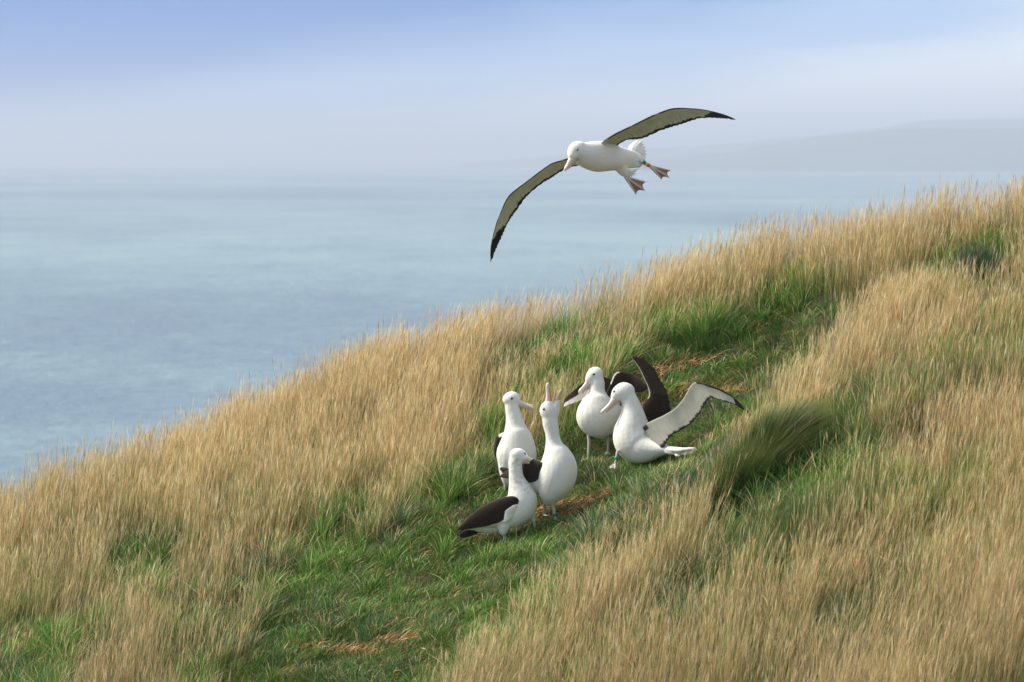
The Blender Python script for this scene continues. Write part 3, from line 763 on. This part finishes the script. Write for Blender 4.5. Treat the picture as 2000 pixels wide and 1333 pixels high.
    def eyes(s, ex, ey, head, bill, up=(0, 0, 1), r=2.5):
        """eye seen through a pixel, and its twin mirrored through the head's middle plane"""
        p, n = s.surf(ex, ey); c = s.W(*head); b = s.W(*bill) - c; b /= np.linalg.norm(b)
        m = np.cross(b, np.array(up, float)); m /= np.linalg.norm(m)
        R = s.px(r)
        e1 = p - n * R * 0.35
        e2 = e1 - 2 * np.dot(e1 - c, m) * m
        hit = s.bvh.find_nearest(Vector(e2)); e2 = np.array(hit[0]) - np.array(hit[1]) * R * 0.35
        for e in (e1, e2):
            V, Fc = s.ball(e, R); s.part('eye', V, Fc, [(0.012, 0.009, 0.008)] * len(V), EYE)
        # dusky smudge in front of and around the eye
        for i, v in enumerate(s.bv):
            v = np.array(v)
            for e in (e1, e2):
                d = np.linalg.norm(v - (e + b * R * 0.7)) / (R * 2.2)
                if d < 1: s.C[i] = tuple(np.array(s.C[i]) * (0.72 + 0.28 * d))
    def band(s, a, b, r, c, label):
        V, Fc = s.loft([(*a, r, r), (*b, r, r)], 2, 12); o = s.part('leg_band', V, Fc, [c] * len(V), BAND); o['label'] = label
    def done(s, label, group=None):
        s.part('body', s.V, s.Fc, s.C, PLUM)
        tag(s.root, label, 'bird', group)

def upper(side, S, t, n): return BROWN
def dark(v, n): return BROWN
def white(v, n): return WHITE
GRP = 'albatrosses standing on the path'

# ---- D: front left, side view, facing right
b = Bird('albatross', (988, 1062))
def dcol(v, c):
    # grey freckling on the hind neck
    q = mnoise.noise(Vector(v) * 35)
    z = v[2] * K
    if 95 < z < 165 and q > 0.28: c = c * 0.80
    return c
b.body([
    [(1003, 897, 0, 7, 7), (1006, 892, 0, 14, 12), (1012, 892, 0, 16, 13), (1019, 893, 0, 13.5, 11), (1026, 896, 0, 9, 8), (1030, 898, 0, 5.5, 6)],
    [(1008, 892, 0, 12, 11), (1006, 905, 0, 13.5, 12), (1007, 920, 0, 13.5, 13), (1009, 936, 0, 15.5, 15), (1013, 951, 0, 20.5, 19), (1017, 965, 0, 26.5, 24), (1019, 979, 0, 31.5, 28), (1013, 992, 0, 33.5, 30), (998, 1003, 0, 31.5, 31), (976, 1012, 0, 24, 28), (953, 1020, 0, 15, 20), (931, 1027, 0, 8, 12), (915, 1031, 0, 4, 8)],
    [(985, 1020, -.05, 17, 15), (983, 1036, -.06, 11, 11), (984, 1048, -.06, 5, 5)],
    [(1030, 1004, .05, 16, 15), (1038, 1014, .06, 8, 8), (1043, 1022, .06, 4, 4)]], colfn=dcol)
for dd, sh in ((-0.115, 0), (0.115, 9)):
    def dw(v, n, dd=dd):
        zz = (v[2] + b.loc.z) * -F / b.Y + HZ; xx = (v[0] + b.loc.x) * F / b.Y + 1000
        edge = 974 + (1010 - xx) * 0.43
        return BROWN
    b.blob([(1012, 978 + sh * .3, dd * .9, 5, 3), (1004, 982 + sh * .4, dd, 13, 6), (990, 990 + sh * .5, dd * 1.05, 19, 8), (972, 1000 + sh * .6, dd, 22, 8), (950, 1009 + sh * .8, dd * .9, 20.5, 7),
            (928, 1019 + sh, dd * .7, 15.5, 5), (908, 1029 + sh, dd * .5, 8, 3), (893, 1036 + sh * 1.4, dd * .35, 2, 1.5)], dw)
# feathers of the flank lapping over the wing edge
for q_ in range(5):
    b.blob([(1012 - q_ * 1.5, 984 + q_ * 4, -.10, 5, 4), (1003 - q_ * 2, 992 + q_ * 5, -.135, 5, 4), (992 - q_ * 1.2, 999 + q_ * 5, -.15, 3.4, 2.5), (986 - q_ * .8, 1003 + q_ * 4.6, -.152, .8, .8)], white, 8, 4)
b.wing([(985, 1030, -.03, 975, 1042, 0), (955, 1030, -.03, 950, 1043, 0), (925, 1031, -.02, 925, 1039, .02), (905, 1032.5, 0, 906, 1035, .03)], 'upper', lambda *a: WHITE, jag=2, thick=.02)
b.blob([(940, 1030, .06, 8, 4), (920, 1040, .05, 9, 4), (903, 1047, .04, 6, 3), (897, 1050, .03, 3, 2)], dark)
b.leg((983, 1034, -.06), (985, 1050, -.05), (986, 1061, -.07), [(1004, 1062, -.14), (1006, 1066, -.05), (1002, 1068, .02)])
b.leg((1041, 1016, .06), (1044, 1028, .05), (1046, 1046, .03), [(1056, 1050, -.04), (1060, 1048, .03), (1058, 1044, .08)])
b.bill([(1023, 896, 0, 8.5, 5), (1029, 897, 0, 6.2, 4.2), (1036, 899.5, 0, 4.3, 3.2), (1042, 902.5, 0, 3.9, 2.8), (1046.5, 905, 0, 3.6, 2.5), (1047.5, 909, 0, 2.2, 1.8), (1046, 912, 0, .7, .7)],
       [(1021, 903, 0, 5, 4), (1028, 904, 0, 3.4, 3), (1036, 906, 0, 2.4, 2.4), (1042, 908.3, 0, 2, 2), (1044.5, 909.5, 0, .8, .8)], tipc=(0.72, 0.62, 0.40))
b.eyes(1025.5, 887.5, (1014, 892, 0), (1046, 904, 0), r=2.2)
b.done('white bird with folded dark wings in side view, lowest and nearest of the group', GRP)

# ---- B: centre, neck stretched, bill open to the sky
b = Bird('albatross', (1083, 1020))
b.body([
    [(1074, 822, 0, 12, 11), (1073, 812, 0, 16, 14), (1071, 802, 0, 17.5, 14), (1071, 795, -.0, 15, 12), (1072, 789, 0, 11, 9)],
    [(1078, 814, 0, 12, 12), (1084, 800, 0, 10, 9), (1088, 789, 0, 7, 6.5), (1090, 781, 0, 4.5, 4.5)],
    [(1071, 800, 0, 14, 12), (1071, 789, 0, 10, 9), (1070.5, 783, 0, 6, 6)],
    [(1073, 812, 0, 14, 13), (1075, 827, 0, 15.5, 14.5), (1078.5, 845, 0, 14, 14), (1080.5, 860, 0, 14.5, 15), (1083, 874, 0, 19.5, 20), (1087, 888, -.01, 28, 26), (1090, 903, -.02, 34.5, 31), (1091, 920, -.03, 37.5, 33), (1087, 938, -.02, 37, 33), (1081, 954, 0, 32, 30), (1074, 969, .02, 23, 23), (1070, 980, .03, 14, 15), (1068, 988, .03, 6, 7)],
    [(1085, 930, 0, 30, 30), (1060, 940, .10, 28, 28), (1035, 950, .18, 22, 22), (1015, 956, .22, 14, 14), (1000, 958, .25, 8, 8)],
    [(1079, 968, 0, 12, 12), (1080, 980, 0, 7, 7), (1081, 988, 0, 4, 4)]])
def bw(v, n):
    zz = (v[2] + b.loc.z) * -F / b.Y + HZ; xx = (v[0] + b.loc.x) * F / b.Y + 1000
    if xx > 1040 and zz < 905 and mnoise.noise(Vector(v) * 130) > 0.25: return (0.7, 0.68, 0.63)
    return BROWN
b.blob([(1068, 906, -.06, 4, 3), (1062, 912, -.06, 13, 7), (1050, 918, -.03, 22, 8), (1035, 923, .02, 22, 8), (1018, 926, .08, 18, 7), (1000, 928, .15, 11, 5), (985, 930, .2, 6, 3), (978, 932, .22, 2, 1.5)], bw)
b.blob([(1050, 925, .28, 12, 6), (1020, 928, .32, 16, 7), (1000, 927, .34, 11, 5), (984, 920, .36, 6, 3), (977, 916, .37, 2, 1.5)], bw)
b.leg((1080, 982, 0), (1082, 998, 0), (1085.5, 1017, -.01), [(1096, 1020, -.07), (1101, 1020, 0), (1098, 1017, .07)])
b.leg((1066, 978, .1), (1064, 994, .12), (1062, 1008, .14), [(1070, 1010, .06), (1076, 1010, .12), (1074, 1008, .2)])
b.band((1083.6, 1005.5, 0), (1084.9, 1012, 0), 3.8, (0.01, 0.06, 0.42), 'blue leg ring')
b.band((1085.1, 1013, 0), (1085.7, 1018, 0), 3.7, (0.70, 0.62, 0.05), 'yellow leg ring')
b.bill([(1070, 794, 0, 8, 7), (1070.5, 786, 0, 6.3, 6), (1070.6, 776, 0, 4.6, 5), (1070, 766, 0, 3.6, 4), (1069.3, 757, 0, 3.4, 3.4), (1070, 751, 0, 2.8, 3), (1072, 748.5, 0, .9, .9)],
       [(1085, 792, 0, 5.5, 6), (1088, 784, 0, 3.7, 4.5), (1091, 775, 0, 2.8, 3.4), (1094, 767, 0, 2.5, 2.8), (1096, 762.5, 0, 2.3, 2.4), (1097.2, 761, 0, 1, 1)], tipc=(0.80, 0.60, 0.40))
V, Fc = b.loft([(1075.5, 791, 0, 4, 4), (1075.3, 780, 0, 2.6, 3), (1074, 768, 0, 1.4, 2), (1072.5, 758, 0, .5, .6)], 4, 10)
b.part('mouth_lining', V, Fc, [(0.62, 0.12, 0.10)] * len(V), HORN)
V, Fc = b.loft([(1080, 792, 0, 6, 5), (1080, 788, 0, 3.6, 4), (1080, 786, 0, 1.4, 2)], 4, 10)
b.part('mouth_lining', V, Fc, [(0.25, 0.08, 0.07)] * len(V), HORN)
b.eyes(1062, 800, (1073, 803, 0), (1070, 760, 0), up=(-1, 0, 0), r=2.5)
b.done('tall white bird stretching its neck up, bill wide open to the sky', GRP)

# ---- A: back left, facing right, upright
b = Bird('albatross', (988, 967))
b.body([
    [(989, 790, 0, 8, 8), (993, 784, 0, 14, 13), (999, 781, 0, 16, 14.5), (1005, 782, 0, 14.5, 13), (1011, 786, 0, 10, 9), (1015, 788, 0, 6, 6)],
    [(998, 782, 0, 12, 12), (1000, 796, 0, 14, 13.5), (1003, 810, 0, 15.5, 15), (1005, 823, 0, 17.5, 17), (1007, 838, 0, 22, 22), (1009, 852, -.01, 29, 27), (1010, 868, -.01, 35, 31), (1009, 886, -.0, 39.5, 34), (1007, 905, .03, 37, 33), (1002, 922, .06, 30, 29), (997, 936, .09, 21, 22), (993, 948, .12, 10, 12)]])
b.blob([(984, 850, .06, 5, 4), (977, 858, .10, 9, 6), (974, 868, .14, 9, 7), (975, 884, .2, 12, 8), (983, 906, .28, 10, 7), (988, 924, .34, 6, 4), (990, 936, .38, 2, 2)], dark)
b.blob([(983, 849, .05, 3, 4), (977, 853, .08, 4, 4), (972, 857, .1, 1, 1)], white)
b.leg((990, 934, .08), (987, 948, .07), (985.5, 966, .04), [(994, 969, -.03), (999, 968, .04), (996, 966, .1)])
b.leg((1010, 934, .08), (1012, 948, .1), (1013, 960, .12), [(1021, 962, .05), (1026, 961, .12), (1023, 959, .18)])
b.bill([(1008, 786, 0, 8.5, 7), (1015, 787.5, -.01, 6, 5), (1023, 790, -.02, 4.6, 4), (1031, 793, -.03, 3.8, 3.4), (1037, 795, -.035, 3.9, 3.2), (1041.5, 798, -.04, 3.2, 2.6), (1042.5, 802, -.04, .9, .9)],
       [(1008, 792, 0, 5.5, 5), (1016, 794, -.01, 3.4, 3.4), (1024, 796, -.02, 2.4, 2.6), (1032, 799, -.03, 2, 2), (1038, 801, -.035, 1, 1)], tipc=(0.78, 0.52, 0.38))
b.eyes(999.5, 779, (1000, 782, 0), (1041, 798, -.04), r=2.7)
b.done('upright white bird seen from the front, level pink bill pointing right', GRP)

# ---- E: back, wings half spread behind, looking down to the left
b = Bird('albatross', (1149, 898))
b.body([
    [(1172, 736, .02, 8, 8), (1168, 733, .01, 14, 13), (1163, 733, 0, 16.5, 14.5), (1157, 737, 0, 14, 12.5), (1151, 743, -.01, 9.5, 9), (1147, 748, -.01, 5.5, 6)],
    [(1166, 735, 0, 12, 12), (1167, 748, .0, 14.5, 14), (1166, 760, .0, 15.5, 15), (1166, 771, 0, 20, 20), (1166, 783, -.01, 30, 27), (1167, 796, -.01, 39.5, 34), (1169, 810, .0, 44, 37), (1172, 823, .03, 42, 36), (1175, 835, .07, 33, 31), (1177, 844, .1, 19, 20), (1178, 848, .12, 8, 10)],
    [(1180, 800, .1, 26, 24), (1198, 806, .22, 20, 20), (1212, 812, .32, 12, 12)],
    [(1150, 826, -.02, 12, 12), (1148, 838, -.02, 6, 6), (1147, 844, -.02, 3.5, 3.5)]])
def ew(side, S, t, n):
    if side < 0 and t > 0.52 + 0.06 * n and S > .35: return (0.62, 0.60, 0.52)
    return BROWN
b.wing([(1196, 742, .16, 1192, 776, .18), (1180, 737, .18, 1180, 775, .2), (1160, 739, .2, 1163, 776, .22), (1141, 747, .2, 1143, 779, .18), (1120, 764, .18, 1127, 786, .14),
        (1103, 780, .16, 1107, 793, .12), (1100.5, 792, .15, 1102, 796, .13)], 'under', ew, jag=1.6, camber=.03, seed=4)
def ew2(side, S, t, n):
    if S > .12 and S < .42 and t < 0.13: return (0.66, 0.64, 0.56)
    return tuple(c * 1.35 for c in BROWN)
b.wing([(1184, 768, .12, 1190, 786, .12), (1194, 746, .14, 1203, 768, .14), (1200, 732, .17, 1212, 752, .17), (1210, 726.5, .2, 1219, 747, .2), (1230, 728.5, .22, 1234, 760, .2),
        (1248, 740, .2, 1246, 767, .18), (1262, 752, .18, 1258, 765, .17), (1265, 758, .17, 1262, 762, .17)], 'upper', ew2, jag=1.6, camber=.06, seed=9)
b.leg((1148, 836, -.02), (1151, 866, -.03), (1149, 896, -.04), [(1138, 900, -.1), (1144, 903, -.13), (1154, 902, -.12)])
b.leg((1186, 838, .08), (1188, 860, .08), (1188, 884, .06), [(1180, 889, .0), (1184, 890, -.03), (1192, 889, -.02)])
b.bill([(1154, 741, 0, 8.5, 7), (1149, 747, -.01, 6, 5.5), (1144, 753, -.02, 4.3, 4), (1139, 759, -.03, 3.8, 3.4), (1135, 763, -.035, 3.8, 3), (1132.5, 767, -.04, 2.8, 2.4), (1132.5, 770.5, -.04, .8, .8)],
       [(1157, 747, 0, 5, 5), (1151, 753.5, -.01, 3.2, 3.2), (1146, 759, -.02, 2.3, 2.4), (1141, 765, -.03, 1.8, 1.8), (1137, 769, -.035, .9, .9)], tipc=(0.76, 0.54, 0.42))
b.eyes(1160, 731.5, (1163, 734, 0), (1134, 764, -.03), r=2.5)
b.done('white bird looking down left, dark wings half spread behind it, behind the raised wings', GRP)

# ---- C: right, wings raised, sitting back on its tail
b = Bird('albatross', (1238, 916))
b.body([
    [(1233, 772, 0, 10, 10), (1228, 768, 0, 17, 15), (1219, 767, 0, 20, 16), (1210, 770, 0, 17, 14), (1202, 777, 0, 11, 10), (1198, 782, 0, 6.5, 6.5)],
    [(1224, 768, .0, 15, 14), (1230, 783, .0, 17, 16), (1234, 797, 0, 20, 19), (1236, 812, 0, 25, 24), (1236, 828, 0, 32, 29), (1236, 845, 0, 38.5, 33), (1240, 861, -.01, 41, 34), (1250, 872, -.03, 37, 33), (1266, 877, -.08, 28, 28),
     (1284, 878, -.14, 18, 19), (1300, 879, -.19, 10, 13), (1313, 880, -.23, 5, 8)],
    [(1237, 862, 0, 33, 30), (1243, 886, 0, 23, 23), (1247, 902, 0, 11, 12)]])
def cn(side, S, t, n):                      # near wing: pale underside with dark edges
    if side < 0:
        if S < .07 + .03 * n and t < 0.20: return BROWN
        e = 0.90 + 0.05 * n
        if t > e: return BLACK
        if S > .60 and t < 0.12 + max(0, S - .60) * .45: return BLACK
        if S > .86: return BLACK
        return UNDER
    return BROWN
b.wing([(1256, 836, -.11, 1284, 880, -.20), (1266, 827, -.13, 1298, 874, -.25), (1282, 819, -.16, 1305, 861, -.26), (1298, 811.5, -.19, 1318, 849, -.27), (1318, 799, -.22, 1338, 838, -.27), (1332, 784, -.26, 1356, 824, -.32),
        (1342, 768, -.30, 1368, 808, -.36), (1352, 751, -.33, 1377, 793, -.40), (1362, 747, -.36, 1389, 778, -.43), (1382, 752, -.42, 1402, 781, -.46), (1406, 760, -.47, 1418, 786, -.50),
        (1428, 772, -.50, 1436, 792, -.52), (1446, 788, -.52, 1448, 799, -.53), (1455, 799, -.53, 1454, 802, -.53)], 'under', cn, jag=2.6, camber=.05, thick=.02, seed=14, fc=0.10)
def cf(side, S, t, n):
    if t < 0.05 and S > .3: return (0.62, 0.60, 0.54)
    k = 1 if S < .36 else 1.7
    return tuple(c * k for c in BROWN)
b.wing([(1246, 822, .05, 1290, 846, .10), (1254, 806, .07, 1302, 826, .12), (1257, 790, .09, 1311, 806, .14), (1268, 774, .12, 1307, 778, .16), (1266, 757, .14, 1300, 758, .17), (1258, 739, .15, 1290, 741, .17), (1250, 722, .16, 1283, 727, .17),
        (1241, 708, .17, 1275, 716, .17), (1235, 700, .17, 1258, 702, .17), (1234, 697, .17, 1246, 697, .17)], 'upper', cf, jag=3.0, camber=.06, thick=.025, seed=19)
def tail(v, n): return tuple(c * (1.0 + .05 * n) for c in WHITE)
for ex, ey, k in ((1363, 880, 0), (1358, 884, .01), (1352, 886, .02), (1344, 888, .03), (1361, 877.5, -.01), (1340, 880, -.02), (1330, 891, .03)):
    b.blob([(1290, 878, -.17, 7, 6), (1310, 880 + (ey - 881) * .4, -.26, 5.5, 5), ((1310 + ex) / 2, (880 + ey) / 2 + .6, -.31 + k, 4, 3), (ex - 7, ey, -.35 + k, 2.6, 2), (ex, ey, -.36 + k, .7, .6)], white, 10, 4)
b.leg((1216, 880, -.06), (1207, 884, -.08), (1202, 908, -.10), [(1190, 914, -.14), (1192, 917, -.18), (1202, 917, -.19)])
b.leg((1245, 896, .05), (1246, 906, .05), (1244, 918, .02), [(1232, 921, -.02), (1234, 924, -.06), (1244, 924, -.07)])
b.band((1204.9, 893, -.09), (1203.7, 899, -.094), 3.6, (0.02, 0.26, 0.18), 'green leg ring')
b.bill([(1204, 778, 0, 9, 7.5), (1198, 784, -.01, 6.3, 6), (1193, 790, -.015, 4.7, 4.6), (1187, 796.5, -.02, 4, 3.8), (1181, 802, -.025, 4, 3.4), (1176.5, 806, -.03, 3.1, 2.8), (1175.5, 810, -.03, .9, .9)],
       [(1209, 784, 0, 5.5, 5.5), (1202, 790, -.01, 3.4, 3.6), (1196, 796, -.015, 2.4, 2.6), (1190, 802, -.02, 2, 2), (1184, 807, -.025, 1, 1)], tipc=(0.74, 0.48, 0.36))
b.eyes(1199.8, 765, (1213, 769, 0), (1180, 803, -.025), r=2.6)
b.done('white bird on the right holding both long wings raised and open', GRP)

# ---- F: in flight
b = Bird('albatross', (1190, 345), Y=30.8)
b.body([
    [(1140, 291, -.26, 8, 8), (1134, 291, -.29, 15, 14), (1127, 294, -.32, 17.5, 15), (1121, 299, -.34, 14.5, 12), (1117, 306, -.36, 9.5, 9), (1115, 311, -.365, 6.5, 6.5)],
    [(1124, 294, -.33, 13, 13), (1133, 298, -.29, 20, 18), (1143, 302.5, -.23, 25, 23), (1156, 305, -.16, 28.5, 27), (1168, 306, -.1, 30, 28)],
    [(1138, 306, -.27, 14, 14), (1148, 305.5, -.2, 25, 24), (1164, 306, -.12, 30, 28), (1182, 306, -.03, 29.5, 28), (1200, 308, .06, 25.5, 25), (1217, 310, .14, 21, 21), (1233, 311, .22, 17, 17), (1246, 312, .28, 11, 12), (1256, 312, .33, 5, 7)],
    [(1206, 318, .04, 13, 12), (1214, 331, .08, 11, 10), (1220, 340, .1, 8, 7), (1222, 346, .11, 3.5, 3.5)],
    [(1222, 318, .14, 12, 12), (1236, 319, .2, 10, 10), (1250, 322, .26, 6, 6)]])
UF = (0.54, 0.52, 0.36)  # olive light bounced up from the grass is mixed into this underwing colour
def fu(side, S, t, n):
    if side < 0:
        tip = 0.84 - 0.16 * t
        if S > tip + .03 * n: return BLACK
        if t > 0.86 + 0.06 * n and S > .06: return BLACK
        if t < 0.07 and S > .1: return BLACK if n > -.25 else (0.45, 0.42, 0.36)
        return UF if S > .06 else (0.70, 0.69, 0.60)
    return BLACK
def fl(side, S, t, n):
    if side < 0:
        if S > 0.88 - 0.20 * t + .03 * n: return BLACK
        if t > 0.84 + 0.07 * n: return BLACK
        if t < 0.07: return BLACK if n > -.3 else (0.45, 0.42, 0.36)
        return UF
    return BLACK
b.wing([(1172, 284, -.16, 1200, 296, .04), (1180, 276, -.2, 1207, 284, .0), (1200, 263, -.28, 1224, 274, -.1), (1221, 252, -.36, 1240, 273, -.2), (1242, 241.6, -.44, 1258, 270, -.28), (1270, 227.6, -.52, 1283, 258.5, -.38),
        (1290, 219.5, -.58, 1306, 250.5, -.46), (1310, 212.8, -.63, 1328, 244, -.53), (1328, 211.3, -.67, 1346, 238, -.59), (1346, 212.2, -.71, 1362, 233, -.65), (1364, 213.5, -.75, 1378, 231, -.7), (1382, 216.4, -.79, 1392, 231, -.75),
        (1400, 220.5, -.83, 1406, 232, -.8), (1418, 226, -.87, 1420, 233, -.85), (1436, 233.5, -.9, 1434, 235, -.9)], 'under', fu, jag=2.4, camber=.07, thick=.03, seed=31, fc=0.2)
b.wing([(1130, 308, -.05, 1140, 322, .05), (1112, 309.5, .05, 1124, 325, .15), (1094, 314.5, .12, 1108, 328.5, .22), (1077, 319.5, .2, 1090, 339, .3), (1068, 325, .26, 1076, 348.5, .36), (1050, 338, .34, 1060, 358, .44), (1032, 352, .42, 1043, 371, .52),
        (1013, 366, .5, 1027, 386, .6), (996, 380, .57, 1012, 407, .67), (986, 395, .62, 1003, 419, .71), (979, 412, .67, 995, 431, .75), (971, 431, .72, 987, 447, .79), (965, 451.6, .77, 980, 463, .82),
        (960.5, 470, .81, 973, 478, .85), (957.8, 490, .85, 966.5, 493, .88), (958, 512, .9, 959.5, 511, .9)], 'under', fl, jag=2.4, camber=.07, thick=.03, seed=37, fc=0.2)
# tail fan of separate feathers
for i, (tx, ty) in enumerate([(1236, 281), (1242, 276), (1248, 273), (1253.5, 275.5), (1257, 281), (1260, 287), (1262, 294), (1262, 301), (1261, 308), (1259, 315), (1257, 322)]):
    ox, oy = 1228 + i * .5, 300 + i * 1.4
    b.blob([(ox, oy, .22, 5, 2), (ox * .5 + tx * .5, oy * .5 + ty * .5, .30, 5.6, 1.6), (ox * .18 + tx * .82, oy * .18 + ty * .82, .36, 4.0, 1.2), (tx, ty, .4, .9, .6)], white, 10, 4)
for i, (tx, ty) in enumerate([(1243, 335), (1242, 340), (1238, 343), (1234, 346), (1229, 348), (1246, 330)]):
    b.blob([(1212, 326, .06, 7, 6), (1226, 333 + i * .6, .1, 4.5, 4), (tx, ty, .12, .8, .7)], white, 8, 4)
RW = (0.31, 0.155, 0.095)
V, Fc = b.loft([(1222, 306, .1, 6, 6), (1236, 309, .16, 4.5, 4.5), (1247, 314, .2, 3.2, 3.2), (1258, 318, .22, 2.8, 2.8), (1269, 324.5, .24, 3.0, 3.0)], 4, 10)
b.add(V, Fc, [(0.62, 0.60, 0.52)] * len(V))
b.foot((1268, 324, .24), [(1309, 333.5, .34), (1306.5, 347, .30), (1292.5, 350.5, .26)], RW, 2.0)
b.foot((1220, 345.5, .11), [(1260.5, 356, .2), (1259, 372.5, .16), (1242, 379.5, .12)], RW, 2.0)
b.band((1255, 316.2, .217), (1260.2, 319.2, .225), 4.1, (0.01, 0.30, 0.16), 'green leg ring')
b.band((1260.4, 319.4, .225), (1263, 321, .23), 3.8, (0.75, 0.72, 0.60), 'white leg ring')
b.band((1263.2, 321.2, .23), (1267.6, 323.9, .24), 4.1, (0.80, 0.20, 0.03), 'orange leg ring')
b.bill([(1120, 301, -.35, 8.5, 7.5), (1117, 308, -.36, 6.6, 6.2), (1113, 316, -.38, 5.0, 5), (1109, 323, -.39, 4.1, 4.2), (1106, 328, -.40, 4.0, 3.8), (1103.8, 332, -.405, 2.8, 2.8), (1103.8, 334.5, -.405, .8, .8)],
       [(1126, 306, -.34, 5.5, 5.5), (1121, 314, -.36, 3.4, 3.8), (1116.5, 321, -.375, 2.4, 2.8), (1112, 327, -.39, 1.9, 2), (1109, 330, -.395, .9, .9)], tipc=(0.80, 0.58, 0.34))
b.eyes(1127.6, 292.8, (1128, 296, -.31), (1108, 326, -.39), r=2.3)
b.done('white bird gliding above the slope with long dark tipped wings spread and webbed feet trailing')
